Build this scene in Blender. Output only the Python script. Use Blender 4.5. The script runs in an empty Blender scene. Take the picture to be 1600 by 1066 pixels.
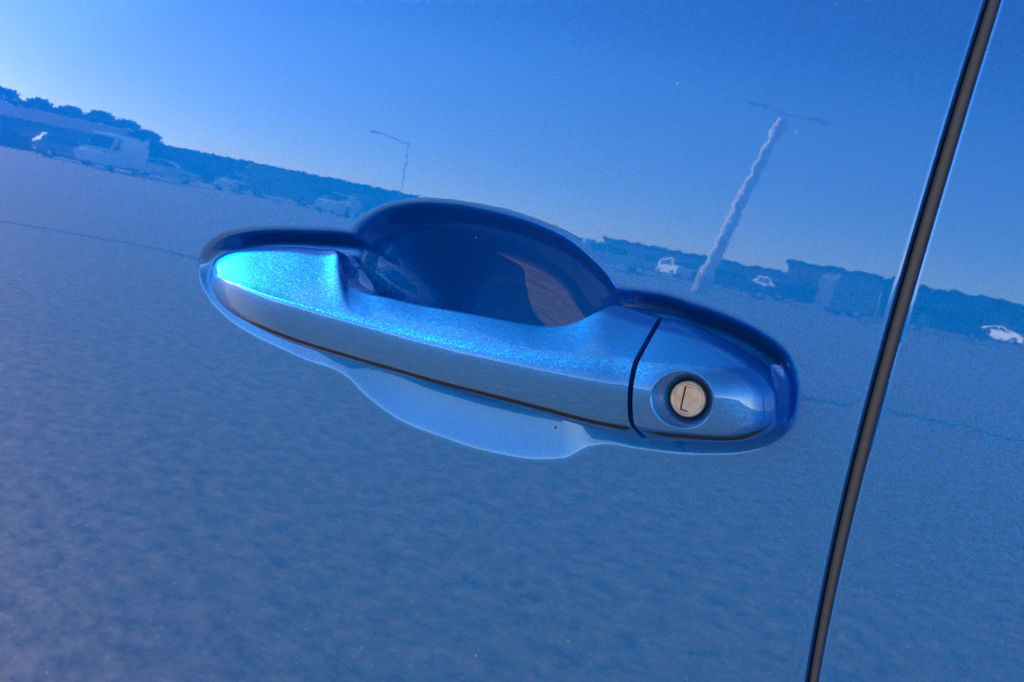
import bpy, bmesh, math, random
import numpy as np
from mathutils import Vector, Matrix

random.seed(7)
R = math.radians
scene = bpy.context.scene
C = scene.collection

# ------------------------------------------------------------------ camera
FOC = 1400.0                     # focal length in pixels of a 1600 px wide picture
YAW, PITCH, ROLL = R(32.0), R(6.6), R(11.2)
DIST, ZC = 0.30, 0.93            # distance along the view axis, height of the aimed point
fwd = np.array([-math.sin(YAW)*math.cos(PITCH), math.cos(YAW)*math.cos(PITCH), -math.sin(PITCH)])
r0 = np.array([math.cos(YAW), math.sin(YAW), 0.0])
u0 = np.cross(r0, fwd)
cr = math.cos(ROLL)*r0 + math.sin(ROLL)*u0
cu = -math.sin(ROLL)*r0 + math.cos(ROLL)*u0
CAM = np.array([0, 0, ZC]) - fwd*DIST
cd = bpy.data.cameras.new('camera')
cd.sensor_width = 36.0
cd.lens = FOC/1600*36.0
cd.clip_start = 0.01
cd.clip_end = 4000
cam = bpy.data.objects.new('camera', cd)
C.objects.link(cam)
m = Matrix.Identity(4)
for i in range(3):
    m[i][0], m[i][1], m[i][2], m[i][3] = cr[i], cu[i], -fwd[i], CAM[i]
cam.matrix_world = m
scene.camera = cam

# ------------------------------------------------------------------ sky, sun, exposure
SUN = np.array([-0.93, 0.05, 0.37]); SUN /= np.linalg.norm(SUN)
w = bpy.data.worlds.new('World'); scene.world = w; w.use_nodes = True
nt = w.node_tree
bg = nt.nodes['Background']
sky = nt.nodes.new('ShaderNodeTexSky')
sky.sky_type = 'NISHITA'; sky.sun_disc = False
sky.sun_elevation = math.asin(SUN[2]); sky.sun_rotation = math.atan2(SUN[0], SUN[1])
sky.altitude = 400; sky.air_density = 0.8; sky.dust_density = 0.2; sky.ozone_density = 2.3
nt.links.new(sky.outputs[0], bg.inputs[0]); bg.inputs[1].default_value = 0.11
sl = bpy.data.lights.new('sun', 'SUN'); sl.energy = 3.0; sl.angle = R(0.53); sl.color = (1, .95, .87)
so = bpy.data.objects.new('sun', sl); C.objects.link(so)
so.rotation_euler = Vector(SUN).to_track_quat('Z', 'Y').to_euler()
scene.view_settings.view_transform = 'Standard'; scene.view_settings.look = 'None'
scene.view_settings.exposure = 1.38; scene.view_settings.gamma = 1.0

# ------------------------------------------------------------------ helpers
def link(name, me, mat, parent=None):
    o = bpy.data.objects.new(name, me); C.objects.link(o)
    if mat is not None:
        me.materials.clear(); me.materials.append(mat)
    if parent is not None: o.parent = parent
    return o

def grid_mesh(name, P, flip=False, close_v=False, extra=None):
    """P: (n, m, 3) array of points -> smooth quad mesh"""
    n, mm = P.shape[:2]
    idx = np.arange(n*mm).reshape(n, mm)
    if close_v: idx = np.concatenate([idx, idx[:, :1]], axis=1)
    a, b, c, d = idx[:-1, :-1], idx[1:, :-1], idx[1:, 1:], idx[:-1, 1:]
    q = np.stack([a, b, c, d] if not flip else [a, d, c, b], -1).reshape(-1, 4)
    verts = P.reshape(-1, 3)
    me = bpy.data.meshes.new(name)
    loops = q.reshape(-1)
    starts = np.arange(len(q))*4
    tot = np.full(len(q), 4)
    if extra is not None:
        ev, ef = extra
        off = len(verts)
        verts = np.concatenate([verts, ev]) if len(ev) else verts
        el = np.array([i for f in ef for i in f]); es = np.cumsum([0]+[len(f) for f in ef])[:-1] + len(loops)
        loops = np.concatenate([loops, el]); starts = np.concatenate([starts, es]); tot = np.concatenate([tot, [len(f) for f in ef]])
    me.vertices.add(len(verts)); me.vertices.foreach_set('co', verts.astype(np.float32).ravel())
    me.loops.add(len(loops)); me.loops.foreach_set('vertex_index', loops.astype(np.int32))
    me.polygons.add(len(starts)); me.polygons.foreach_set('loop_start', starts.astype(np.int32))
    me.polygons.foreach_set('loop_total', np.asarray(tot).astype(np.int32))
    me.polygons.foreach_set('use_smooth', np.ones(len(starts), bool))
    me.update(calc_edges=True); me.validate()
    return me

def bm_mesh(name, bm, smooth=True):
    me = bpy.data.meshes.new(name); bmesh.ops.recalc_face_normals(bm, faces=bm.faces)
    bm.to_mesh(me); bm.free()
    for p in me.polygons: p.use_smooth = smooth
    return me

def tag(o, label=None, cat=None, group=None, kind=None):
    for k, v in (('label', label), ('category', cat), ('group', group), ('kind', kind)):
        if v: o[k] = v
    return o

def empty(name, loc=(0, 0, 0), rz=0):
    o = bpy.data.objects.new(name, None); C.objects.link(o); o.location = loc; o.rotation_euler = (0, 0, rz)
    return o

# ------------------------------------------------------------------ materials
def principled(name, color=(.5, .5, .5), rough=.5, metal=0., **kw):
    mt = bpy.data.materials.new(name); mt.use_nodes = True
    b = mt.node_tree.nodes['Principled BSDF']
    b.inputs['Base Color'].default_value = (*color, 1); b.inputs['Roughness'].default_value = rough
    b.inputs['Metallic'].default_value = metal
    for k, v in kw.items(): b.inputs[k].default_value = v
    return mt, mt.node_tree, b

def N(nt, t, **kw):
    n = nt.nodes.new(t)
    for k, v in kw.items(): setattr(n, k, v)
    return n

def perturb(nt, src, amount, coord):
    """normal + (colour-0.5)*amount"""
    L = nt.links.new
    g = N(nt, 'ShaderNodeNewGeometry')
    s = N(nt, 'ShaderNodeVectorMath', operation='SUBTRACT'); L(src, s.inputs[0]); s.inputs[1].default_value = (.5, .5, .5)
    sc = N(nt, 'ShaderNodeVectorMath', operation='SCALE'); L(s.outputs[0], sc.inputs[0]); sc.inputs['Scale'].default_value = amount
    a = N(nt, 'ShaderNodeVectorMath', operation='ADD'); L(g.outputs['Normal'], a.inputs[0]); L(sc.outputs[0], a.inputs[1])
    n = N(nt, 'ShaderNodeVectorMath', operation='NORMALIZE'); L(a.outputs[0], n.inputs[0])
    return n.outputs[0]

def car_paint(name='blue_metallic_paint', base=(0.0, 0.26, 0.69)):
    mt, nt, b = principled(name, base, .43, .82)
    L = nt.links.new
    tc = N(nt, 'ShaderNodeTexCoord')
    v = N(nt, 'ShaderNodeTexVoronoi'); v.inputs['Scale'].default_value = 3400; L(tc.outputs['Object'], v.inputs['Vector'])
    L(perturb(nt, v.outputs['Color'], .27, None), b.inputs['Normal'])
    # flakes vary in brightness a little
    hs = N(nt, 'ShaderNodeMix', data_type='RGBA'); hs.blend_type = 'MIX'
    sep = N(nt, 'ShaderNodeSeparateColor'); L(v.outputs['Color'], sep.inputs[0])
    pw = N(nt, 'ShaderNodeMath', operation='POWER'); L(sep.outputs[0], pw.inputs[0]); pw.inputs[1].default_value = 9
    ml = N(nt, 'ShaderNodeMath', operation='MULTIPLY'); L(pw.outputs[0], ml.inputs[0]); ml.inputs[1].default_value = .22
    L(ml.outputs[0], hs.inputs['Factor'])
    hs.inputs['A'].default_value = (*base, 1); hs.inputs['B'].default_value = (.01, .36, .85, 1)
    b.inputs['Specular Tint'].default_value = (.02, .30, .80, 1)
    L(hs.outputs['Result'], b.inputs['Base Color'])
    # clear coat with orange peel
    no = N(nt, 'ShaderNodeTexNoise'); no.inputs['Scale'].default_value = 340; no.inputs['Detail'].default_value = 2.5
    L(tc.outputs['Object'], no.inputs['Vector'])
    L(perturb(nt, no.outputs['Color'], .0062, None), b.inputs['Coat Normal'])
    b.inputs['Specular IOR Level'].default_value = 0; b.inputs['Coat Weight'].default_value = 1; b.inputs['Coat Roughness'].default_value = .02; b.inputs['Coat IOR'].default_value = 1.95
    # sparse dust specks lying on the clear coat
    vd = N(nt, 'ShaderNodeTexVoronoi'); vd.inputs['Scale'].default_value = 95; L(tc.outputs['Object'], vd.inputs['Vector'])
    sp = N(nt, 'ShaderNodeSeparateColor'); L(vd.outputs['Color'], sp.inputs[0])
    rad = N(nt, 'ShaderNodeMath', operation='MULTIPLY'); L(sp.outputs[1], rad.inputs[0]); rad.inputs[1].default_value = .075
    lt = N(nt, 'ShaderNodeMath', operation='LESS_THAN'); L(vd.outputs['Distance'], lt.inputs[0]); L(rad.outputs[0], lt.inputs[1])
    gt = N(nt, 'ShaderNodeMath', operation='GREATER_THAN'); L(sp.outputs[0], gt.inputs[0]); gt.inputs[1].default_value = .55
    mu = N(nt, 'ShaderNodeMath', operation='MULTIPLY'); L(lt.outputs[0], mu.inputs[0]); L(gt.outputs[0], mu.inputs[1])
    # thin uneven dust film
    nf = N(nt, 'ShaderNodeTexNoise'); nf.inputs['Scale'].default_value = 9; nf.inputs['Detail'].default_value = 7; nf.inputs['Roughness'].default_value = .65; L(tc.outputs['Object'], nf.inputs['Vector'])
    mr = N(nt, 'ShaderNodeMapRange'); L(nf.outputs['Fac'], mr.inputs['Value']); mr.inputs['From Min'].default_value = .42; mr.inputs['From Max'].default_value = .75; mr.inputs['To Min'].default_value = 0; mr.inputs['To Max'].default_value = .014
    fac = N(nt, 'ShaderNodeMath', operation='MAXIMUM'); m2 = N(nt, 'ShaderNodeMath', operation='MULTIPLY'); L(mu.outputs[0], m2.inputs[0]); m2.inputs[1].default_value = .5
    L(mr.outputs['Result'], fac.inputs[0]); L(m2.outputs[0], fac.inputs[1])
    df = N(nt, 'ShaderNodeBsdfDiffuse'); df.inputs['Color'].default_value = (.62, .58, .54, 1)
    ms = N(nt, 'ShaderNodeMixShader'); L(fac.outputs[0], ms.inputs[0]); L(b.outputs[0], ms.inputs[1]); L(df.outputs[0], ms.inputs[2])
    L(ms.outputs[0], nt.nodes['Material Output'].inputs['Surface'])
    return mt
PAINT = car_paint()
RUBBER, _, _ = principled('black_rubber', (.25, .18, .14), .65)
DARK, _, _ = principled('dark_plastic', (.010, .010, .012), .6)

DUST, _, _ = principled('pale_grit', (.75, .72, .68), .8)

def asphalt():
    mt, nt, b = principled('asphalt', (.09, .085, .08), .85)
    L = nt.links.new
    tc = N(nt, 'ShaderNodeTexCoord')
    a = N(nt, 'ShaderNodeTexNoise'); a.inputs['Scale'].default_value = 15; a.inputs['Detail'].default_value = 9; a.inputs['Roughness'].default_value = .78; L(tc.outputs['Object'], a.inputs['Vector'])
    b2 = N(nt, 'ShaderNodeTexNoise'); b2.inputs['Scale'].default_value = .35; b2.inputs['Detail'].default_value = 4; L(tc.outputs['Object'], b2.inputs['Vector'])
    r = N(nt, 'ShaderNodeValToRGB'); L(a.outputs['Fac'], r.inputs[0])
    r.color_ramp.elements[0].position = .36; r.color_ramp.elements[0].color = (.075, .060, .050, 1)
    r.color_ramp.elements[1].position = .72; r.color_ramp.elements[1].color = (.64, .50, .41, 1)
    mx = N(nt, 'ShaderNodeMix', data_type='RGBA'); mx.blend_type = 'MULTIPLY'; mx.inputs['Factor'].default_value = .6
    r2 = N(nt, 'ShaderNodeValToRGB'); L(b2.outputs['Fac'], r2.inputs[0])
    r2.color_ramp.elements[0].position = .3; r2.color_ramp.elements[0].color = (.6, .6, .62, 1); r2.color_ramp.elements[1].color = (1, 1, 1, 1)
    L(r.outputs[0], mx.inputs['A']); L(r2.outputs[0], mx.inputs['B']); vs_ = N(nt, 'ShaderNodeTexVoronoi'); vs_.inputs['Scale'].default_value = 55; L(tc.outputs['Object'], vs_.inputs['Vector'])
    ls = N(nt, 'ShaderNodeMapRange'); L(vs_.outputs['Distance'], ls.inputs['Value']); ls.inputs['From Min'].default_value = .30; ls.inputs['From Max'].default_value = .12; ls.inputs['To Max'].default_value = .5
    sc_ = N(nt, 'ShaderNodeSeparateColor'); L(vs_.outputs['Color'], sc_.inputs[0])
    g_ = N(nt, 'ShaderNodeMath', operation='GREATER_THAN'); L(sc_.outputs[0], g_.inputs[0]); g_.inputs[1].default_value = .84
    m_ = N(nt, 'ShaderNodeMath', operation='MULTIPLY'); L(ls.outputs['Result'], m_.inputs[0]); L(g_.outputs[0], m_.inputs[1])
    st = N(nt, 'ShaderNodeMix', data_type='RGBA'); L(m_.outputs[0], st.inputs['Factor']); L(mx.outputs['Result'], st.inputs['A']); st.inputs['B'].default_value = (.85, .70, .58, 1)
    L(st.outputs['Result'], b.inputs['Base Color'])
    return mt

# ------------------------------------------------------------------ door surface
RZ, RX, Z0 = 1.5, 7.0, 0.965
# pixel -> point helpers (outlines were measured on the photograph and put on the real surface)
def ray(px, py):
    return fwd*FOC + cr*(px-800.0) - cu*(py-533.0)

def base_curve(x, z):
    return (z-Z0)**2/(2*RZ) + (x-0.0)**2/(2*RX)

def at(px, py, off=0.0, surf=base_curve):
    """point where the line of sight meets the door surface pushed by off metres (negative: outward)"""
    d = ray(px, py); t = (0.0-CAM[1])/d[1]
    for _ in range(12):
        p = CAM + d*t
        t = (surf(p[0], p[2]) + off - CAM[1])/d[1]
    return CAM + d*t

def xz(pts, off=0.0): return np.array([[at(x, y, off)[0], at(x, y, off)[2]] for x, y in pts])

def catmull(P, n, closed=True):
    P = np.asarray(P, float); k = len(P); out = []
    for i in range(k if closed else k-1):
        if closed: a, b, c, d = P[(i-1) % k], P[i], P[(i+1) % k], P[(i+2) % k]
        else: a, b, c, d = P[max(i-1, 0)], P[i], P[i+1], P[min(i+2, k-1)]
        for t in np.linspace(0, 1, n, endpoint=False):
            out.append(.5*((2*b)+(-a+c)*t+(2*a-5*b+4*c-d)*t*t+(-a+3*b-3*c+d)*t**3))
    if not closed: out.append(P[-1])
    return np.array(out)

# belt crease above the handle
CR = xz([(300, -40), (560, 8), (1100, 66), (1490, 132), (1600, 150)])
def crease_z(x): return np.interp(x, CR[:, 0], CR[:, 1])
cz_fit = np.polyfit(CR[:, 0], CR[:, 1], 2)
def surf_y(x, z):
    y = base_curve(x, z)
    xc = np.clip(x, -.4, .3)
    dz = z - np.polyval(cz_fit, xc)
    s = .004
    y = y + .11*s*np.log1p(np.exp(np.clip(dz/s, -30, 30)))
    return y

GL = xz([(1538-1, 0), (1512-1, 76), (1495-1, 132), (1473-1, 208), (1448-1, 300), (1417-1, 400), (1397-1, 470), (1379-1, 535), (1365-1, 587), (1353-1, 640), (1304-1, 826), (1290-1, 887), (1278-1, 954), (1260-1, 1066)])
GR = xz([(1560+1, 0), (1535+1, 82), (1517+1, 135), (1493+1, 214), (1470+1, 300), (1441+1, 400), (1422+1, 467), (1403+1, 535), (1389+1, 587), (1373+1, 640), (1325+1, 826), (1307+1, 893), (1294+1, 965), (1277+1, 1066)])
gl_fit = np.polyfit(GL[:, 1], GL[:, 0], 3); gr_fit = np.polyfit(GR[:, 1], GR[:, 0], 3)
zlo, zhi = GL[:, 1].min()-.02, GL[:, 1].max()+.02
def gapx(fit, z):
    zc = np.clip(z, zlo, zhi); d = np.polyval(np.polyder(fit), zc)
    return np.polyval(fit, zc) + d*(z-zc)

CUP = catmull(xz([(546, 362), (562, 340), (588, 322), (620, 312), (660, 308), (720, 313), (780, 324), (840, 342), (890, 367), (925, 398), (950, 432), (968, 470), (974, 520), (970, 580), (958, 640), (943, 680), (928, 697), (902, 711), (880, 718), (837, 720), (789, 713), (740, 702), (691, 685), (642, 667), (610, 650), (577, 625), (558, 607), (545, 592), (532, 560), (526, 500), (528, 430), (535, 385)]), 6)
UP_ = catmull(xz([(547, 366), (564, 347), (590, 330), (621, 320), (660, 316), (719, 320), (778, 331), (837, 349), (887, 373), (922, 402), (950, 432), (968, 470), (976, 520), (980, 600), (975, 720), (960, 860), (880, 960), (740, 960), (620, 880), (560, 780), (505, 700), (486, 590), (494, 520), (513, 450), (533, 388)]), 6)
LOW_ = catmull(xz([(1420, 590), (1360, 640), (1300, 665), (1262, 678), (1236, 686), (1215, 693), (1190, 703), (1150, 711), (1080, 712), (1000, 704), (955, 696), (928, 698), (902, 711), (880, 718), (837, 720), (789, 713), (740, 702), (691, 685), (642, 667), (610, 650), (577, 625), (558, 607), (540, 589), (512, 575), (480, 565), (440, 547), (400, 528), (365, 507), (337, 482), (318, 459), (300, 440), (270, 420), (220, 400), (180, 200), (300, 60), (800, 60), (1300, 100), (1400, 400)]), 6)
TROUGH = catmull(xz([(311, 425), (313, 402), (324, 384), (345, 369), (375, 361), (420, 357), (480, 358), (540, 362), (600, 376), (700, 396), (850, 426), (970, 450), (1035, 460), (1080, 474), (1125, 489), (1170, 509), (1204, 530), (1228, 552), (1241, 581), (1245, 610), (1242, 643), (1232, 668), (1215, 688), (1190, 703), (1150, 712), (1080, 713), (1000, 704), (940, 694), (880, 680), (740, 648), (600, 605), (540, 583), (512, 575), (480, 565), (440, 547), (400, 528), (365, 507), (335, 480), (319, 453)]), 5)

def sdf(X, Z, poly, maxd=.06):
    """signed distance, positive inside"""
    sh = X.shape; x = X.ravel(); z = Z.ravel()
    lo = poly.min(0)-.004; hi = poly.max(0)+.004
    m_ = (x > lo[0]) & (x < hi[0]) & (z > lo[1]) & (z < hi[1])
    out = np.full(x.shape, -1.0); xs, zs = x[m_], z[m_]
    d2 = np.full(xs.shape, 1e9); ins = np.zeros(xs.shape, bool)
    A = poly; B = np.roll(poly, -1, 0)
    for (ax, az), (bx, bz) in zip(A, B):
        ex, ez = bx-ax, bz-az
        t = np.clip(((xs-ax)*ex+(zs-az)*ez)/(ex*ex+ez*ez+1e-18), 0, 1)
        d2 = np.minimum(d2, (xs-ax-t*ex)**2+(zs-az-t*ez)**2)
        c = (az > zs) != (bz > zs)
        if bz != az: ins ^= c & (xs < ex*(zs-az)/(bz-az)+ax)
    d = np.sqrt(d2); out[m_] = np.where(ins, d, -d)
    return out.reshape(sh)

def blur(F, s):
    k = int(3*s)+1; g = np.exp(-.5*(np.arange(-k, k+1)/s)**2); g /= g.sum()
    for ax in (0, 1):
        P = np.pad(F, [(k, k) if a == ax else (0, 0) for a in (0, 1)], mode='edge')
        F = sum(g[i]*np.take(P, range(i, i+F.shape[ax]), axis=ax) for i in range(2*k+1))
    return F

HR = .0005    # fine spacing
def axis(lo, a, b, hi, fine=HR, grow=1.12, cap=.02):
    mid = list(np.arange(a, b, fine)); 
    left, s, p = [], fine, mid[0]
    while p > lo: s = min(s*grow, cap); p -= s; left.append(max(p, lo))
    right, s, p = [], fine, mid[-1]
    while p < hi: s = min(s*grow, cap); p += s; right.append(min(p, hi))
    return np.array(left[::-1]+mid+right)

tx0, tx1 = TROUGH[:, 0].min()-.006, TROUGH[:, 0].max()+.006
cz0, cz1 = min(CUP[:, 1].min(), TROUGH[:, 1].min())-.006, max(CUP[:, 1].max(), TROUGH[:, 1].max())+.006
Zmin, Zmax = .33, 1.055
xg0 = gapx(gl_fit, ZC)
ax_x = axis(-.95, tx0, tx1, xg0)
ax_x = ax_x[ax_x < xg0-.003]
ax_z = axis(Zmin, cz0, cz1, Zmax)
def recess(X, Z, fx, fz):
    """depth of the moulded recess, metres; fx, fz: slices of the evenly spaced part"""
    dt = sdf(X, Z, TROUGH)
    D = np.zeros_like(X)
    zc_ = (CUP[:, 1].min()+CUP[:, 1].max())/2
    du = sdf(X, Z, UP_); dl = sdf(X, Z, LOW_)
    d_ = np.maximum(du, 0)
    bowl = .0065*(1-np.exp(-(d_/.0036)**2)) + .0240*(1-(1-np.clip(d_/.046, 0, 1))**2.2)
    dl = np.maximum(dl, 0); dr = dl*dl/(dl+.0007)
    ramp = .39*dr - 5.0*np.minimum(dr, .02)**2 + .034*(np.minimum(dl, .04)/.026)**12
    bowl = np.maximum(bowl, 0)
    t = np.clip(dt/.0062, 0, 1); te = t*t/(t+.2)*1.2
    tr = .0088*(1-(1-np.clip(te, 0, 1))**1.8)
    k = .003; up = np.maximum(bowl, tr)+k*.25*np.exp(-np.abs(bowl-tr)/k)*(np.minimum(bowl, tr)/(np.minimum(bowl, tr)+.002))
    k = .0016; h_ = np.clip(.5+.5*(ramp-up)/k, 0, 1)
    D = np.maximum(ramp*(1-h_)+up*h_-k*h_*(1-h_), 0)
    D = np.where((up > 0) & (dl > 0), D, 0)
    D[fx, fz] = blur(D[fx, fz], 1.3)
    # deeper parts smoothed more, so the bowl has no ridge
    soft = blur(D[fx, fz], 7.0)
    wgt = np.clip((D[fx, fz]-.014)/.010, 0, 1)
    D[fx, fz] = D[fx, fz]*(1-wgt)+soft*wgt
    return D

def fine_slice(a, lo, hi):
    i = np.where((a >= lo-1e-9) & (a <= hi+1e-9))[0]; return slice(i[0], i[-1]+1)

def skin(xs, zs, fit, side, rec):
    """door outer skin; the edge at the gap is rolled inwards. side=+1: gap on the right end"""
    X, Z = np.meshgrid(xs, zs, indexing='ij')
    g = gapx(fit, Z)
    g0 = gapx(fit, ZC)
    if side > 0:
        wv = np.clip((X-tx1)/(g0-.003-tx1), 0, 1)
    else:
        wv = np.clip(1-(X-g0)/.30, 0, 1)
    Xs = X + (g-g0)*wv
    Y = surf_y(Xs, Z)
    if rec: Y = Y + recess(Xs, Z, fine_slice(xs, tx0, tx1-.001), fine_slice(zs, cz0, cz1-.001))
    P = np.stack([Xs, Y, Z], -1)
    # hem
    rr = .0013; hem = []
    for a in list(np.linspace(0, 90, 9)) :
        a = R(a); hx = g - side*rr + side*rr*math.sin(a); 
        hy = surf_y(g[:, ], Z) + rr*(1-math.cos(a))
        hem.append(np.stack([hx[0], hy[0], Z[0]], -1))
    for dd in (.004, .010, .016):
        hem.append(np.stack([g[0], surf_y(g, Z)[0]+rr+dd, Z[0]], -1))
    hem = np.array(hem)
    return np.concatenate([P, hem], 0) if side > 0 else np.concatenate([hem[::-1], P], 0)

car = empty('car', (0, 0, 0))
tag(car, 'bright metallic blue car seen close up at its front door pull handle and key lock', 'car')

P = skin(ax_x, ax_z, gl_fit, +1, True)
front = link('front_door', grid_mesh('front_door', P), PAINT, car)
gr0 = gapx(gr_fit, ZC)
xs_r = axis(gr0+.0017, gr0+.0017, gr0+.02, .95, fine=.002, cap=.02)
P = skin(xs_r, axis(Zmin, cz0, cz1, Zmax, fine=.003), gr_fit, -1, False)
rear = link('rear_door', grid_mesh('rear_door', P), PAINT, car)

# rubber seal strip in the gap
zz = np.linspace(Zmin, Zmax, 240)
xl, xr = gapx(gl_fit, zz), gapx(gr_fit, zz)
sec = []
for t, dep in ((-.02, .012), (0.02, .006), (.07, .0042), (.16, .0036), (.3, .0032), (.5, .0030), (.7, .0032), (.84, .0036), (.93, .0042), (.98, .006), (1.02, .012)):
    x = xl+(xr-xl)*t
    sec.append(np.stack([x, surf_y(x, zz)+dep, zz], -1))
seal = link('door_seal', grid_mesh('door_seal', np.array(sec)), RUBBER, car)

# ------------------------------------------------------------------ lofted handle parts
def smooth_rows(Q, sig):
    """gaussian smoothing along axis 0 with odd reflection at the ends; sig in samples"""
    if sig <= 0: return Q
    k = int(3*sig)+1; k = min(k, len(Q)-1)
    g = np.exp(-.5*(np.arange(-k, k+1)/sig)**2); g /= g.sum()
    a = 2*Q[0]-Q[1:k+1][::-1]; b = 2*Q[-1]-Q[-k-1:-1][::-1]
    E = np.concatenate([a, Q, b]); return sum(g[i]*E[i:i+len(Q)] for i in range(2*k+1))

def resample(Q, s_in, s_out):
    return np.stack([np.interp(s_out, s_in, Q[:, j]) for j in range(3)], -1)

def fillet_section(pts, radii, nf=10, ns=10, closed=True):
    """pts (k,3) corner polygon; every corner rounded by a quadratic curve; constant count of output points"""
    k = len(pts); out = []
    for i in range(k):
        p = pts[i]; a = pts[i-1]; b = pts[(i+1) % k]
        da, db = a-p, b-p; la, lb = np.linalg.norm(da)+1e-12, np.linalg.norm(db)+1e-12
        ra = min(radii[i], .49*la); rb = min(radii[i], .49*lb)
        s, e = p+da/la*ra, p+db/lb*rb
        for t in np.linspace(0, 1, nf):
            out.append((1-t)**2*s+2*t*(1-t)*p+t*t*e)
        q = pts[(i+1) % k]; dq = p-q; lq = np.linalg.norm(dq)+1e-12; rq = min(radii[(i+1) % k], .49*lq)
        s2 = q+dq/lq*rq
        for t in np.linspace(0, 1, ns+2)[1:-1]: out.append(e+(s2-e)*t)
    return np.array(out)

PROUD = .95
def loft(stations, nst, sig, radii, back, tsig=0, front_bulge=.0006, dens=None):
    """stations: rows of (T, K1, K2, F, B) as (px, py, mm outward)"""
    cur = []
    n0 = len(stations)
    for j in range(5):
        cur.append(np.array([at(s[j][0], s[j][1], -s[j][2]*.001*PROUD) for s in stations]))
    mid = sum(cur)/5
    L = np.concatenate([[0], np.cumsum(np.linalg.norm(np.diff(mid, axis=0), axis=1)+.3*np.linalg.norm(np.diff(cur[0], axis=0), axis=1))])
    s_out = np.linspace(0, 1, nst)
    s_out = (dens(s_out) if dens else s_out)*L[-1]
    fine = np.linspace(0, L[-1], 600)
    res = []
    for j, c in enumerate(cur):
        cc = catmull(c, 16, closed=False)
        # parameter of catmull samples
        sc = np.concatenate([np.linspace(L[i], L[i+1], 16, endpoint=False) for i in range(n0-1)]+[[L[-1]]])
        q = resample(cc, sc, fine)
        q = smooth_rows(q, tsig if j == 0 else sig)
        res.append(resample(q, fine, s_out))
    return np.array(res), s_out/L[-1]      # (5, nst, 3)

def build_loft(name, res, backs, radii, mat, parent, bulge_top=.0003, bulge_front=.0006, disp=None, ns=14, nf=12):
    n = res.shape[1]; rows = []
    for i in range(n):
        T, K1, K2, F, B = res[:, i]
        BB, TB = backs(i, T, K1, K2, F, B)
        nrm = np.array([0, -1, 0.0])
        size = min(1.0, np.linalg.norm(T-B)/.02)
        M1 = (T+K1)/2 + (np.array([0, -.7, .7]))*bulge_top*size
        M2 = (K2+F)/2 + nrm*bulge_front*size
        pts = np.array([T, M1, K1, K2, M2, F, B, BB, TB])
        rows.append(fillet_section(pts, radii, nf, ns))
    P = np.array(rows)
    if disp is not None: P = disp(P)
    mcount = P.shape[1]
    c0, c1 = P[0].mean(0), P[-1].mean(0)
    ev = np.array([c0, c1]); off = P.shape[0]*mcount
    ef = []
    for j in range(mcount):
        j2 = (j+1) % mcount
        ef.append((off, j, j2)); ef.append((off+1, (n-1)*mcount+j2, (n-1)*mcount+j))
    me = grid_mesh(name, P, flip=True, close_v=True, extra=(ev, ef))
    # sharp end: keep the end caps flat shaded
    fl = np.ones(len(me.polygons), bool); fl[-2*mcount:] = False
    me.polygons.foreach_set('use_smooth', fl)
    bm = bmesh.new(); bm.from_mesh(me); bmesh.ops.recalc_face_normals(bm, faces=bm.faces)
    # split so the caps do not bend the shading
    capf = [f for f in bm.faces if not f.smooth]
    bmesh.ops.split(bm, geom=capf)
    bm.to_mesh(me); bm.free()
    return link(name, me, mat, parent)

H = [  # T              K1              K2              F               B
 ((327,433,-1), (326.5,436,1), (326.5,439,3), (327,442,3), (327.5,445,1)),
 ((333,408,0),  (332,428,6),  (332,433,8),  (334,461,8), (336,466,5)),
 ((349,394.5,1),  (346,431,11), (346,437,13), (352,479,13),(355,487,10)),
 ((375,388,2),  (372,440,16), (372,447,18), (382,494,18),(386,505,15)),
 ((415,385,2),  (415,456,21), (415,463,23), (423,512,23),(426,526,19)),
 ((460,385,2),  (462,469,25), (462,477,27), (469,529,26),(472,543,22)),
 ((505,388.5,2),  (505,481,27.5), (505,490,29.5), (513,542,29),(516,557,24)),
 ((526,391,2.5),  (530,488,29), (530,497,31), (538,549,30),(541,565,25)),
 ((531.5,407,6),(540,490.5,29.5), (540,500,31.5), (548,552,30.5),(551,568,25)),
 ((535,427,9.5), (549,493,30), (549,503,32), (557,555,31), (560,570,26)),
 ((545,444,14), (560,496,30.5), (560,506,32.5), (569,559,31.5),(572,574,26.5)),
 ((567,457,17), (580,501,31), (580,511.5,33), (589,565,32), (592,578,27)),
 ((598,463,18), (608,508,31.5), (608,519,34), (616,573,33), (619,584,28)),
 ((650,475,18.5), (655,519,32.5), (655,532,35), (664,588,34), (667,597,29)),
 ((705,484.5,19), (710,530,33), (710,545,36), (718,602,35), (720,611,30)),
 ((760,494.5,19), (765,540,33), (765,556,36), (770,614,35), (772,626,30)),
 ((815,505,18.5), (815,548.5,33), (815,567,36), (820,626,35), (822,640,29)),
 ((844,509,17.5), (845,552,32.5), (845,574,35.5), (848,632,34.5),(850,649,28)),
 ((872,509.5,16.5), (872,556,32), (872,580,35), (874,639,34),(876,658,27)),
 ((899,503,14), (898,560,31.5), (898,586,34.5), (900,645,33),(903,666,26)),
 ((925,490.5,10.5), (921,563,31), (921,591,34), (924,651,32),(930,673,24)),
 ((947,478.5,6),  (940,565,30), (940,595,33), (944,656,31),(950,678,22)),
 ((963,474,2.5), (955,566,29.5), (955,598,32.5), (959,658,30),(966,681,21)),
 ((986,481,2), (967,567,29), (966,600.5,32), (969,659,29.5),(980,683,20)),
 ((1010,488,2), (979,567,29), (975,602,32), (976,660,29), (992,685,19)),
 ((1030,494,2), (988,567,29), (981,603,32), (982,661,29), (1004,687,19)),
]
SC = [1, 1.25, 1.42, 1.40, 1.27, 1.11, 1.02, .97, .955, .945, .93, .915, .90, .885, .88, .88, .88, .88, .89, .9, .91, .92, .92, .92, .92, .92]
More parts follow.
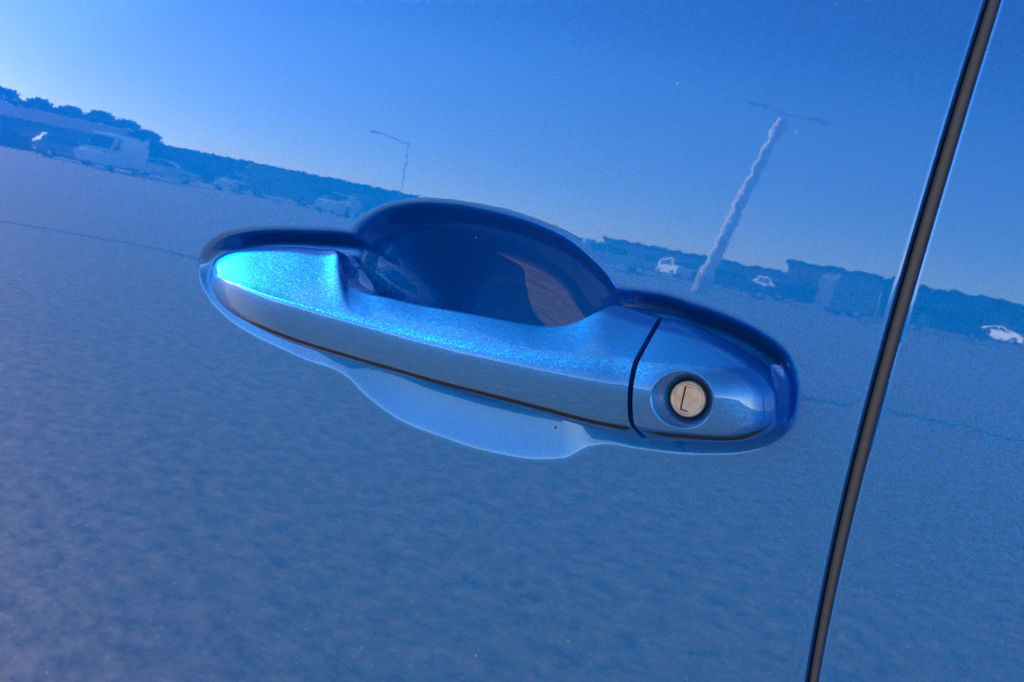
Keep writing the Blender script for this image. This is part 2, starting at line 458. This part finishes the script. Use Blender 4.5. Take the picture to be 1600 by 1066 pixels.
H = [tuple((p[0], p[1], p[2]*k if j or i > 6 else p[2]-1.5*min(1, i/2)) for j, p in enumerate(st)) for i, (st, k) in enumerate(zip(H, SC))]
H = [tuple((p[0], p[1], p[2]*(.955 if j == 3 else 1)) for j, p in enumerate(st)) for st in H]
res, sh = loft(H, 340, 16, None, None, tsig=5, dens=lambda s: np.where(s < .12, s**1.5/.12**.5, s))
# thin-back profile: solid at the two mounts, open behind the grip
gx0, gx1 = at(540, 430, -.01)[0], at(948, 478, -.005)[0]
def sm(a, b, x):
    t = min(max((x-a)/(b-a), 0), 1); return t*t*(3-2*t)
def backs(i, T, K1, K2, F, B):
    x = (T[0])
    g = sm(gx0-.004, gx0+.010, x)*(1-sm(gx1-.012, gx1+.003, x))
    yb = surf_y(x, T[2])
    yd = .009 if g < 1 else 0
    yT = (yb+.0065)*(1-g) + (T[1]+.011)*g
    yB = (yb+.0065)*(1-g) + (min(B[1]+.022, T[1]+.011))*g
    TB = np.array([T[0], yT, T[2]-.0015])
    BB = np.array([B[0], yB, B[2]+.002])
    if BB[2] > TB[2]-.0005: 
        mz = (BB[2]+TB[2])/2; BB[2] = mz-.0004; TB[2] = mz+.0004
    return BB, TB
RAD = [.0014, .02, .0028, .0062, .02, .0024, .002, .002, .001]
handle = build_loft('pull_handle', res, backs, RAD, PAINT, car)

CV = [
 ((1037,496,2), (996,570,29), (989,604,32), (990,664,29), (1015,688,19)),
 ((1058,500,2), (1027,573,29), (1024,609,32), (1027,671,29), (1043,690,19)),
 ((1085,509,2), (1063,575,28), (1062,612,31), (1066,675,28), (1078,691,19)),
 ((1114,522,2), (1102,576,26), (1103,612,29), (1106,679,26), (1115,692,18)),
 ((1145,537,2), (1136,577,23), (1140,609,26), (1143,680,23), (1149,691,16)),
 ((1172,553,2), (1165,580,18.5), (1170,606,21), (1173,674,19), (1178,686,14)),
 ((1190,566,1.5), (1186,586,13.5), (1192,608,16), (1194,664,14.5), (1198,677,11)),
 ((1204,579,1),  (1202,594,8.5), (1206,611,11), (1208,652,10), (1211,665,7)),
 ((1213,594,0),  (1212,603,4), (1215,615,6), (1216,642,5.5), (1218,650,3)),
 ((1219,612,-3),  (1219,616,-2), (1219,621,-1.5), (1219.5,627,-1.5), (1219.5,632,-2.5)),
]
CV = [tuple((p[0], p[1], p[2]*.92) for p in st) for st in CV]
resc, shc = loft(CV, 260, 12, None, None, tsig=8, dens=lambda s: 1-np.abs(1-s)**1.15)
def backs_c(i, T, K1, K2, F, B):
    yb = surf_y(T[0], T[2])+.0065
    TB = np.array([T[0], max(yb, T[1]+.0008), T[2]-.0006]); BB = np.array([B[0], max(yb, B[1]+.0008), B[2]+.0015])
    if BB[2] > TB[2]-.0005:
        mz = (BB[2]+TB[2])/2; BB[2] = mz-.0003; TB[2] = mz+.0003
    return BB, TB

# lock recess axis
LC = at(1066, 626, -.0305*PROUD*.92)
NL = np.array([.10, -1.0, .0]); NL /= np.linalg.norm(NL)
LU = np.array([0, 0, 1.0]); LX = np.cross(NL, -LU); LX /= np.linalg.norm(LX)
R1, R2, DEP = .0088, .0055, .0066
def bore(P):
    rel = P-LC
    a = rel@LX; b = rel@LU; h = rel@NL
    r = np.hypot(a, b)
    f = np.where(r < R1*1.6, 1.0, 0)
    # allowed height: cone from rim (0) to floor (-DEP)
    cone = (r-R1)/(R1-R2)*DEP
    cone = np.maximum(cone, -DEP-.003)
    k = .0007
    hh = np.clip(.5+.5*(cone-h)/k, 0, 1)
    new = cone*(1-hh)+h*hh - k*hh*(1-hh)
    front_side = (h > -.02) & (f > 0)
    dh = np.where(front_side, np.minimum(new-h, 0), 0)
    return P + dh[..., None]*NL
cover = build_loft('lock_cover', resc, backs_c, RAD, PAINT, car, disp=bore, ns=34, nf=14)

def lathe(name, prof, c, ax, ux, mat, parent, n=72):
    """prof: (r, h) pairs around axis ax at c"""
    uy = np.cross(ax, ux); rows = []
    for r, h in prof:
        th = np.linspace(0, 2*math.pi, n, endpoint=False)
        rows.append(c + h*ax + r*(np.cos(th)[:, None]*ux + np.sin(th)[:, None]*uy))
    P = np.array(rows)
    me = grid_mesh(name, P, close_v=True)
    bm = bmesh.new(); bm.from_mesh(me); bmesh.ops.remove_doubles(bm, verts=bm.verts, dist=1e-7); bmesh.ops.recalc_face_normals(bm, faces=bm.faces); bm.to_mesh(me); bm.free()
    return link(name, me, mat, parent)

def zinc():
    mt, nt, b = principled('worn_zinc', (.72, .60, .53), .36, .65)
    L = nt.links.new
    tc = N(nt, 'ShaderNodeTexCoord')
    a = N(nt, 'ShaderNodeTexNoise'); a.inputs['Scale'].default_value = 700; a.inputs['Detail'].default_value = 4; L(tc.outputs['Object'], a.inputs['Vector'])
    r = N(nt, 'ShaderNodeValToRGB'); L(a.outputs['Fac'], r.inputs[0])
    r.color_ramp.elements[0].position = .3; r.color_ramp.elements[0].color = (.85, .52, .36, 1)
    r.color_ramp.elements[1].position = .6; r.color_ramp.elements[1].color = (1.0, .72, .53, 1)
    L(r.outputs[0], b.inputs['Base Color'])
    bp = N(nt, 'ShaderNodeBump'); bp.inputs['Strength'].default_value = .25; bp.inputs['Distance'].default_value = .0003
    L(a.outputs['Fac'], bp.inputs['Height']); L(bp.outputs[0], b.inputs['Normal'])
    return mt
ZINC = zinc()
FLOOR = LC - NL*DEP
FACE = LC - NL*.0050
lathe('lock_bezel', [(R2+.0009, -.002), (R2+.0003, .0004), (R2+.0001, .0006), (R2-.0002, .0004), (R2-.0002, -.002)], FLOOR, NL, LX, DARK, cover)
RD = .0050
# cylinder face with a key slot: ring lathe + face plate with slot hole
lock = lathe('lock_cylinder', [(RD, -.004), (RD, -.0006), (RD-.0001, -.0002), (RD-.0004, 0), (RD-.0009, .0001), (.0042, 0), (.0041, -.00022), (.0039, -.00012), (.0038, -.0001)], FACE, NL, LX, ZINC, cover)
def face_plate():
    bm = bmesh.new(); uy = LU
    w_, h_ = .00125, .0034; cx = -.0003
    n = 64; outer = []
    sq = []
    per = []
    for i in range(n):
        th = 2*math.pi*(i+.5)/n; c_, s_ = math.cos(th), math.sin(th)
        t = min(w_/abs(c_) if abs(c_) > 1e-6 else 9, h_/abs(s_) if abs(s_) > 1e-6 else 9)
        outer.append((.0038*c_, .0038*s_)); sq.append((cx+t*c_, t*s_))
    def V(p, h): return bm.verts.new(FACE + NL*h + LX*p[0] + uy*p[1])
    o = [V(p, -.0001) for p in outer]; q = [V(p, -.0001) for p in sq]; d = [V(p, -.0012) for p in sq]
    for i in range(n):
        j = (i+1) % n
        bm.faces.new((o[i], o[j], q[j], q[i])); bm.faces.new((q[i], q[j], d[j], d[i]))
    return bm_mesh('face_plate', bm, False)
fp = link('face_plate', face_plate(), ZINC, cover)
def box_bm(bm, c, ux, uy, uz, sx, sy, sz):
    vs = []
    for k in (-1, 1):
        for j in (-1, 1):
            for i in (-1, 1): vs.append(bm.verts.new(c + ux*i*sx/2 + uy*j*sy/2 + uz*k*sz/2))
    for f in ((0, 1, 3, 2), (4, 6, 7, 5), (0, 4, 5, 1), (2, 3, 7, 6), (0, 2, 6, 4), (1, 5, 7, 3)):
        bm.faces.new([vs[i] for i in f])
bm = bmesh.new()
box_bm(bm, FACE+-LX*.00012+LU*.0001-NL*.0007, LX, LU, NL, .0020, .0063, .0007)
box_bm(bm, FACE+LX*.0001-LU*.0026-NL*.0005, LX, LU, NL, .0016, .0010, .0004)
link('keyway_shutter', bm_mesh('keyway_shutter', bm, False), ZINC, cover)

# dark seam line along the lower edge of the grip and of the lock cover
def seam(res_, parent, i0, i1, up=.0012, rad=.0007):
    F, K2, B = res_[3], res_[2], res_[4]; rows = []
    for i in range(i0, i1):
        p = F[i]+(B[i]-F[i])*.30 + np.array([0, .0004, 0])
        t = F[min(i+1, i1-1)]-F[max(i-1, i0)]; t /= np.linalg.norm(t); u = np.cross(t, [0, 0, 1.0]); u /= np.linalg.norm(u); v = np.cross(t, u)
        k = min(1, (i-i0+1)/30, (i1-i)/(6 if i0 > 10 else 60))
        rows.append([p+rad*k*(math.cos(a)*u+1.3*math.sin(a)*v) for a in np.linspace(0, 2*math.pi, 10, endpoint=False)])
    link('seam_line', grid_mesh('seam_line', np.array(rows), close_v=True), DARK, parent)
seam(res, handle, 40, 339)
seam(resc, cover, 2, 200)

# speck of dirt in the lower scoop
from mathutils.bvhtree import BVHTree
bv = BVHTree.FromPolygons([v.co for v in front.data.vertices], [p.vertices for p in front.data.polygons])
for qx, qy, qr in ((868, 668, .0006), (1058, 130, .0004), (1244, 207, .0003), (460, 128, .0003), (73, 90, .0003)):
    dv = Vector(ray(qx, qy)).normalized(); hit = bv.ray_cast(Vector(CAM), dv)
    if hit[0] is None: continue
    n_ = hit[1] if hit[1].dot(dv) < 0 else -hit[1]; rnd_ = random.Random(qx); u_ = n_.orthogonal().normalized(); v_ = n_.cross(u_)
    bm = bmesh.new(); top = bm.verts.new(hit[0]+n_*qr*.35); ring = []
    for k in range(9):
        a_ = 2*math.pi*k/9; rr_ = qr*rnd_.uniform(.75, 1.15); ring.append(bm.verts.new(hit[0]+(u_*math.cos(a_)+v_*math.sin(a_))*rr_-n_*qr*.05))
    for k in range(9): bm.faces.new((top, ring[k], ring[(k+1) % 9]))
    link('dirt_speck', bm_mesh('dirt_speck', bm), DARK if qx == 868 else DUST, front)

# ------------------------------------------------------------------ ground
bm = bmesh.new(); bmesh.ops.create_grid(bm, x_segments=2, y_segments=2, size=1500)
g = link('ground', bm_mesh('ground', bm, False), asphalt()); tag(g, kind='structure')

# ------------------------------------------------------------------ the car park mirrored in the paint
def mirror(px, py):
    """start and direction of the line of sight after it leaves the door"""
    p = at(px, py, 0, surf_y); e = 1e-4
    nx = -(surf_y(p[0]+e, p[2])-surf_y(p[0]-e, p[2]))/(2*e); nz = -(surf_y(p[0], p[2]+e)-surf_y(p[0], p[2]-e))/(2*e)
    n = np.array([nx, 1, nz]); n /= np.linalg.norm(n)
    d = p-CAM; d /= np.linalg.norm(d)
    return p, d-2*(d@n)*n
def spot(px, dist, py=None):
    """ground spot dist metres away in the direction mirrored at column px of the horizon"""
    p, d = mirror(px, 190+px*.205 if py is None else py)
    h = math.hypot(d[0], d[1]); return p[0]+d[0]/h*dist, p[1]+d[1]/h*dist, math.atan2(d[1], d[0])
def ground_hit(px, py):
    p, d = mirror(px, py); t = -p[2]/d[2]; return p+d*t

def part(name, bm, mat, parent, smooth=False):
    return link(name, bm_mesh(name, bm, smooth), mat, parent)
XA, YA, ZA = np.eye(3)
def box(bm, c, s): box_bm(bm, np.array(c, float), XA, YA, ZA, *s)
def cyl(bm, a, b, ra, rb, n=10):
    a, b = np.array(a, float), np.array(b, float); ax = b-a; ax /= np.linalg.norm(ax)
    u = np.cross(ax, [0, 0, 1.0]) if abs(ax[2]) < .9 else np.cross(ax, [1.0, 0, 0]); u /= np.linalg.norm(u); v = np.cross(ax, u)
    A = [bm.verts.new(a+ra*(math.cos(t)*u+math.sin(t)*v)) for t in [2*math.pi*i/n for i in range(n)]]
    B = [bm.verts.new(b+rb*(math.cos(t)*u+math.sin(t)*v)) for t in [2*math.pi*i/n for i in range(n)]]
    for i in range(n): bm.faces.new((A[i], A[(i+1) % n], B[(i+1) % n], B[i]))
    bm.faces.new(A[::-1]); bm.faces.new(B)

def coated(name, col):
    mt, _, b = principled(name, col, .4, 0); b.inputs['Coat Weight'].default_value = 1; b.inputs['Coat Roughness'].default_value = .03
    return mt
CARS = {'white': coated('white_car_paint', (.86, .85, .83)), 'silver': coated('silver_car_paint', (.45, .46, .48)), 'black': coated('black_car_paint', (.02, .02, .025)),
        'grey': coated('grey_car_paint', (.09, .095, .10)), 'red': coated('dark_red_car_paint', (.20, .02, .02))}
GLASS, _, _ = principled('dark_car_glass', (.012, .015, .018), .05)
TYRE, _, _ = principled('tyre_rubber', (.02, .02, .02), .8)
RIM, _, _ = principled('wheel_rim', (.5, .5, .52), .3, .8)
LAMP, _, _ = principled('headlamp_lens', (.7, .7, .7), .1)
TAIL, _, _ = principled('tail_lamp_lens', (.35, .01, .01), .2)

def prism(bm, prof, w0, w1, zsplit=None):
    """side profile (x, z) across the width; w0 half width low, w1 half width high (by height)"""
    zs = [p[1] for p in prof]; lo, hi = min(zs), max(zs)
    def hw(z): t = (z-lo)/(hi-lo); return w0+(w1-w0)*t
    L = [bm.verts.new((x, -hw(z), z)) for x, z in prof]; Rr = [bm.verts.new((x, hw(z), z)) for x, z in prof]
    k = len(prof)
    for i in range(k): bm.faces.new((L[i], L[(i+1) % k], Rr[(i+1) % k], Rr[i]))
    bm.faces.new(L[::-1]); bm.faces.new(Rr)

def parked(kind, colour, loc, rz, label, group='vehicles parked across the car park'):
    van = kind == 'van'
    t = empty('parked_van' if van else 'parked_car', loc, rz)
    tag(t, label, 'van' if van else 'car', group)
    M = CARS[colour]; bm = bmesh.new()
    if van:
        prism(bm, [(-2.6, .35), (2.5, .35), (2.6, .6), (2.55, 1.0), (1.7, 1.25), (1.1, 2.25), (.8, 2.4), (-2.5, 2.4), (-2.6, 2.2)], .97, .85)
    elif kind == 'suv':
        prism(bm, [(-2.2, .35), (2.2, .3), (2.3, .55), (2.22, .95), (1.15, 1.1), (.45, 1.62), (.2, 1.7), (-1.75, 1.68), (-2.1, 1.2), (-2.28, 1.0), (-2.28, .6)], .92, .68)
    else:
        prism(bm, [(-2.2, .32), (2.2, .28), (2.28, .5), (2.2, .78), (1.05, .95), (.25, 1.4), (-.1, 1.45), (-.95, 1.42), (-1.65, 1.02), (-2.22, .95), (-2.26, .55)], .90, .62)
    bmesh.ops.bevel(bm, geom=[e for e in bm.edges], offset=.05, segments=2, affect='EDGES')
    part('body', bm, M, t)
    top = 2.15 if van else (1.58 if kind == 'suv' else 1.34); sill = 1.3 if van else (1.08 if kind == 'suv' else .95)
    def hw(z): 
        a = {'van': (.97, .85, .35, 2.4), 'suv': (.92, .68, .3, 1.7)}.get(kind, (.90, .62, .28, 1.45))
        return a[0]+(a[1]-a[0])*(z-a[2])/(a[3]-a[2])
    wins = {'van': [(.75, 1.45, .45, .95)], 'suv': [(-.55, .85, -.5, .3), (-1.6, -.65, -1.55, -.6)], 'car': [(-.35, .85, -.3, .15), (-1.35, -.45, -.9, -.4)]}['van' if van else kind]
    for x0, x1, x2, x3 in wins:
        for s in (-1, 1):
            bm = bmesh.new()
            q = [(x0, s*(hw(sill)+.012), sill), (x1, s*(hw(sill)+.012), sill), (x3, s*(hw(top)+.012), top), (x2, s*(hw(top)+.012), top)]
            o_ = [bm.verts.new(v) for v in q]; i_ = [bm.verts.new((v[0], v[1]-s*.04, v[2])) for v in q]
            bm.faces.new(o_); bm.faces.new(i_[::-1])
            for k in range(4): bm.faces.new((o_[k], o_[(k+1) % 4], i_[(k+1) % 4], i_[k]))
            part('side_window', bm, GLASS, t)
    (xa, za), (xb, zb) = {'van': ((1.66, 1.36), (1.18, 2.12)), 'suv': ((1.08, 1.19), (.5, 1.62)), 'car': ((.97, 1.04), (.3, 1.40))}['van' if van else kind]
    bm = bmesh.new(); q = [(xa+.02, -hw(za)+.1, za+.02), (xa+.02, hw(za)-.1, za+.02), (xb+.02, hw(zb)-.1, zb+.02), (xb+.02, -hw(zb)+.1, zb+.02)]
    o_ = [bm.verts.new(v) for v in q]; i_ = [bm.verts.new((v[0]-.05, v[1], v[2]-.03)) for v in q]
    bm.faces.new(o_); bm.faces.new(i_[::-1])
    for k in range(4): bm.faces.new((o_[k], o_[(k+1) % 4], i_[(k+1) % 4], i_[k]))
    part('windscreen', bm, GLASS, t)
    for x in (-1.35, 1.38):
        for s in (-1, 1):
            bm = bmesh.new(); cyl(bm, (x, s*.72, .33), (x, s*.94, .33), .33, .33, 18); wo = part('wheel', bm, TYRE, t)
            bm = bmesh.new(); cyl(bm, (x, s*.90, .33), (x, s*.955, .33), .2, .18, 14); part('rim', bm, RIM, wo)
    for s in (-1, 1):
        bm = bmesh.new(); box(bm, (2.22, s*.66, .72 if not van else .85), (.14, .34, .13)); part('headlight', bm, LAMP, t)
        bm = bmesh.new(); box(bm, (-2.26 if not van else -2.6, s*.70, .82), (.1, .2, .22)); part('tail_light', bm, TAIL, t)
    return t

CONC, _, _ = principled('pale_concrete', (.5, .48, .45), .8)
GALV, _, _ = principled('galvanised_pole', (.78, .76, .74), .5, .0)
ROOF, _, _ = principled('dark_roof', (.035, .035, .04), .95)
def masonry(name, a, b_):
    mt, nt, b = principled(name, a, .85)
    tc = N(nt, 'ShaderNodeTexCoord'); n = N(nt, 'ShaderNodeTexNoise'); n.inputs['Scale'].default_value = 2; n.inputs['Detail'].default_value = 5
    nt.links.new(tc.outputs['Object'], n.inputs['Vector']); r = N(nt, 'ShaderNodeValToRGB'); nt.links.new(n.outputs['Fac'], r.inputs[0])
    r.color_ramp.elements[0].position = .3; r.color_ramp.elements[1].position = .7
    r.color_ramp.elements[0].color = (*a, 1); r.color_ramp.elements[1].color = (*b_, 1); nt.links.new(r.outputs[0], b.inputs['Base Color']); return mt
GREYW = masonry('grey_cladding', (.07, .075, .08), (.11, .115, .12)); REDW = masonry('red_brick_wall', (.30, .13, .11), (.38, .18, .15)); TANW = masonry('tan_wall', (.25, .22, .19), (.33, .3, .26))

def building(loc, rz, L_, D_, H_, wall, label, nwin, pitched=0.0):
    t = empty('building', loc, rz); tag(t, label, 'building', 'buildings beyond the car park')
    bm = bmesh.new(); box(bm, (0, 0, H_/2), (L_, D_, H_)); part('wall', bm, wall, t)
    bm = bmesh.new()
    if pitched: prism_pts = [(-D_/2-.4, H_), (D_/2+.4, H_), (0, H_+pitched)]; \
        a = [bm.verts.new((-L_/2-.4, y, z)) for y, z in prism_pts]; b = [bm.verts.new((L_/2+.4, y, z)) for y, z in prism_pts]; \
        [bm.faces.new((a[i], a[(i+1) % 3], b[(i+1) % 3], b[i])) for i in range(3)]; bm.faces.new(a[::-1]); bm.faces.new(b)
    else: box(bm, (0, 0, H_+.2), (L_+.5, D_+.5, .4))
    part('roof', bm, ROOF, t)
    for k in range(nwin):
        x = -L_/2+(k+.5)*L_/nwin
        for s in (-1, 1):
            bm = bmesh.new(); box(bm, (x, s*(D_/2), H_*.55), (L_/nwin*.5, .16, H_*.3)); part('window', bm, GLASS, t)
    bm = bmesh.new(); box(bm, (L_*.18, -D_/2, 1.1), (1.2, .2, 2.2)); part('door', bm, ROOF, t)
    return t

BARK, _, _ = principled('grey_bark', (.10, .085, .07), .9); LEAF, _, _ = principled('dark_evergreen_foliage', (.03, .05, .03), .8)
def bare_tree(loc, h, seed, label):
    rnd = random.Random(seed); t = empty('bare_tree', loc); tag(t, label, 'tree', 'bare trees beyond the car park')
    bm = bmesh.new(); cyl(bm, (0, 0, 0), (0, 0, h*.45), h*.025, h*.017, 8); part('trunk', bm, BARK, t)
    bm = bmesh.new()
    def grow(p, d, L_, r, k):
        q = p+d*L_; cyl(bm, p, q, r, r*.6, 5)
        if k: 
            for _ in range(3):
                e = np.array([rnd.uniform(-1, 1), rnd.uniform(-1, 1), rnd.uniform(-.1, .8)]); e = d*.9+e*.75; e /= np.linalg.norm(e); grow(q, e, L_*rnd.uniform(.6, .85), r*.6, k-1)
    for _ in range(4):
        e = np.array([rnd.uniform(-.8, .8), rnd.uniform(-.8, .8), 1.0]); e /= np.linalg.norm(e); grow(np.array([0, 0, h*.42]), e, h*.2, h*.014, 4)
    part('crown', bm, BARK, t)
def ever_tree(loc, h, seed, label):
    rnd = random.Random(seed); t = empty('evergreen_tree', loc); tag(t, label, 'tree', 'evergreen trees beyond the car park')
    bm = bmesh.new(); cyl(bm, (0, 0, 0), (0, 0, h*.6), h*.02, h*.006, 8); part('trunk', bm, BARK, t)
    bm = bmesh.new()
    for _ in range(4200):
        z = h*(.03+.97*rnd.random()); u_ = (z/h-.0)/1.0; r = h*.52*math.sqrt(max(0, 1-(2*u_-1)**2*.9))*(.35+.65*rnd.random()**.5)*(1-.25*u_); a = rnd.uniform(0, 6.283)
        c = np.array([r*math.cos(a), r*math.sin(a), z]); v = [bm.verts.new(c+np.array([rnd.gauss(0, 1), rnd.gauss(0, 1), rnd.gauss(0, .6)])*h*.036) for _ in range(3)]; bm.faces.new(v)
    part('crown', bm, LEAF, t)

def put(kind, colour, px, dist, turn, label):
    x, y, a = spot(px, dist); parked(kind, colour, (x, y, .004), (R(45) if px > 900 else R(60)) if colour == 'white' else a+R(turn), label)
put('van', 'white', 178, 50, 70, 'white panel van standing by the left end of the dark roofed building')
put('suv', 'grey', 110, 56, 80, 'dark grey sport utility vehicle just left of the white panel van')
put('car', 'silver', 262, 55, 100, 'silver saloon between the white van and the black van')
put('car', 'white', 376, 58, 95, 'white saloon just left of the black van')
put('van', 'black', 446, 56, 85, 'black van between two white saloons')
put('car', 'white', 535, 48, 92, 'white saloon just right of the black van, above the handle recess')
put('suv', 'black', 660, 55, 88, 'black sport utility vehicle behind the handle recess reflection')
put('car', 'silver', 790, 52, 90, 'silver saloon standing alone in the middle of the row')
put('suv', 'grey', 905, 50, 85, 'dark grey sport utility vehicle near the silver saloon')
put('suv', 'silver', 962, 47, 80, 'silver sport utility vehicle left of the lamp post')
put('suv', 'white', 1060, 66, 98, 'white sport utility vehicle at the foot of the tall lamp post')
put('car', 'grey', 1150, 46, 90, 'dark grey saloon just right of the lamp post')
put('suv', 'white', 1212, 68, 30, 'white sport utility vehicle parked nose out before the tan building')
put('car', 'black', 1262, 50, 90, 'black saloon in front of the red brick building')
put('van', 'grey', 1366, 44, 60, 'dark grey van next to the slim white sign post')
put('suv', 'black', 1480, 52, 90, 'black sport utility vehicle left of the white saloon at the right end')
put('car', 'white', 1580, 62, 92, 'white saloon at the right end of the row of vehicles')

def bput(px, dist, turn, L_, D_, H_, wall, label, nwin, pitched=0):
    x, y, a = spot(px, dist); building((x, y, 0), a+R(90+turn), L_, D_, H_, wall, label, nwin, pitched)
bput(-120, 78, 14, 36, 12, 2.6, GREYW, 'long low grey building with a dark pitched roof at the left end', 12, 1.3)
bput(420, 95, 6, 34, 12, 3.2, GREYW, 'low grey building with a flat dark roof behind the black van', 8)
bput(1110, 90, 0, 22, 10, 2.6, TANW, 'low tan building behind the lamp post', 6)
bput(1300, 70, 0, 7, 8, 3.4, REDW, 'small red brick building between the lamp post and the sign post', 2)
bput(1500, 80, -6, 16, 10, 3.6, GREYW, 'grey building behind the black sport utility vehicle at the right', 4)

for px, dist, h, s_, lb in [(-60, 100, 7.2, 1, 'round dark evergreen tree at the very left end of the row'), (0, 98, 6.8, 2, 'round evergreen tree at the left picture edge behind the pitched roof'), (55, 96, 6.3, 3, 'round evergreen tree left of the white panel van'), (105, 95, 6.1, 4, 'round evergreen tree just behind the dark grey vehicle'), (150, 93, 6.2, 5, 'round evergreen tree directly behind the white panel van'), (192, 92, 5.8, 6, 'round evergreen tree behind the silver saloon'), (228, 92, 5.0, 7, 'small round evergreen tree at the right end of the left row'), (1440, 90, 4.8, 8, 'round evergreen tree just right of the door gap'), (1500, 88, 4.6, 9, 'round evergreen tree behind the black vehicle at the right end')]:
    x, y, a = spot(px, dist); ever_tree((x, y, 0), h*.95, s_, lb)

# tall car park lamp
TAN_, _, _ = principled('weathered_dark_pole', (.62, .61, .60), .7)
x, y, a = spot(1100, 31); lp = empty('lamp_post', (x, y, 0), a+R(90)); lp.rotation_euler.y = R(10); tag(lp, 'tall pale car park lamp post with two opposite lamp heads on a concrete foot', 'lamp post')
bm = bmesh.new(); cyl(bm, (0, 0, 0), (0, 0, .9), .34, .32, 20); part('foot', bm, CONC, lp)
bm = bmesh.new(); cyl(bm, (0, 0, .9), (0, 0, 8.7), .26, .18, 16); part('pole', bm, GALV, lp)
for s in (-1, 1):
    bm = bmesh.new(); cyl(bm, (0, 0, 8.9), (s*.7, 0, 9.05), .06, .05, 8); ar = part('arm', bm, GALV, lp)
    bm = bmesh.new(); box(bm, (s*1.1, 0, 9.08), (.85, .4, .14)); part('lamp_head', bm, GALV, ar)
x, y, a = spot(622, 75); l2 = empty('lamp_post', (x, y, 0), a+R(90)); tag(l2, 'distant thin grey lamp post with one long arm above the handle recess', 'lamp post')
bm = bmesh.new(); cyl(bm, (0, 0, 0), (0, 0, 8.5), .07, .05, 12); part('pole', bm, TAN_, l2)
bm = bmesh.new(); cyl(bm, (0, 0, 8.4), (-3.2, 0, 9.0), .05, .04, 8); ar = part('arm', bm, TAN_, l2)
bm = bmesh.new(); box(bm, (-3.5, 0, 9.02), (.8, .3, .12)); part('lamp_head', bm, TAN_, ar)
# slim sign post
x, y, a = spot(1392, 33); sp = empty('sign_post', (x, y, 0), a+R(90)); tag(sp, 'slim white post with a small blank sign plate beside the grey van', 'sign post')
bm = bmesh.new(); cyl(bm, (0, 0, 0), (0, 0, 1.6), .06, .06, 10); part('post', bm, CARS['white'], sp)
bm = bmesh.new(); box(bm, (0, -.07, 1.45), (.28, .03, .4)); part('sign_plate', bm, CARS['white'], sp)

# tar seam across the asphalt
TAR, _, _ = principled('tar', (.018, .018, .02), .6)
pts = [ground_hit(-200, 318), ground_hit(0, 346), ground_hit(150, 372), ground_hit(300, 402), ground_hit(1100, 600), ground_hit(1250, 622), ground_hit(1450, 655), ground_hit(1600, 690), ground_hit(1750, 715)]
sp_ = catmull(np.array(pts), 14, closed=False); bm = bmesh.new(); prev = None; rnd = random.Random(4)
for i in range(len(sp_)):
    d = sp_[min(i+1, len(sp_)-1)]-sp_[max(i-1, 0)]; d[2] = 0; d /= np.linalg.norm(d); nn = np.array([-d[1], d[0], 0]); wv = .035+.02*rnd.random()
    o_ = rnd.uniform(-.03, .03); c_ = np.array([sp_[i][0], sp_[i][1], .004])
    cur_ = (bm.verts.new(c_+nn*(wv+o_)), bm.verts.new(c_-nn*(wv-o_)))
    if prev: bm.faces.new((prev[0], cur_[0], cur_[1], prev[1]))
    prev = cur_
o = part('tar_seam', bm, TAR, None); tag(o, kind='structure')
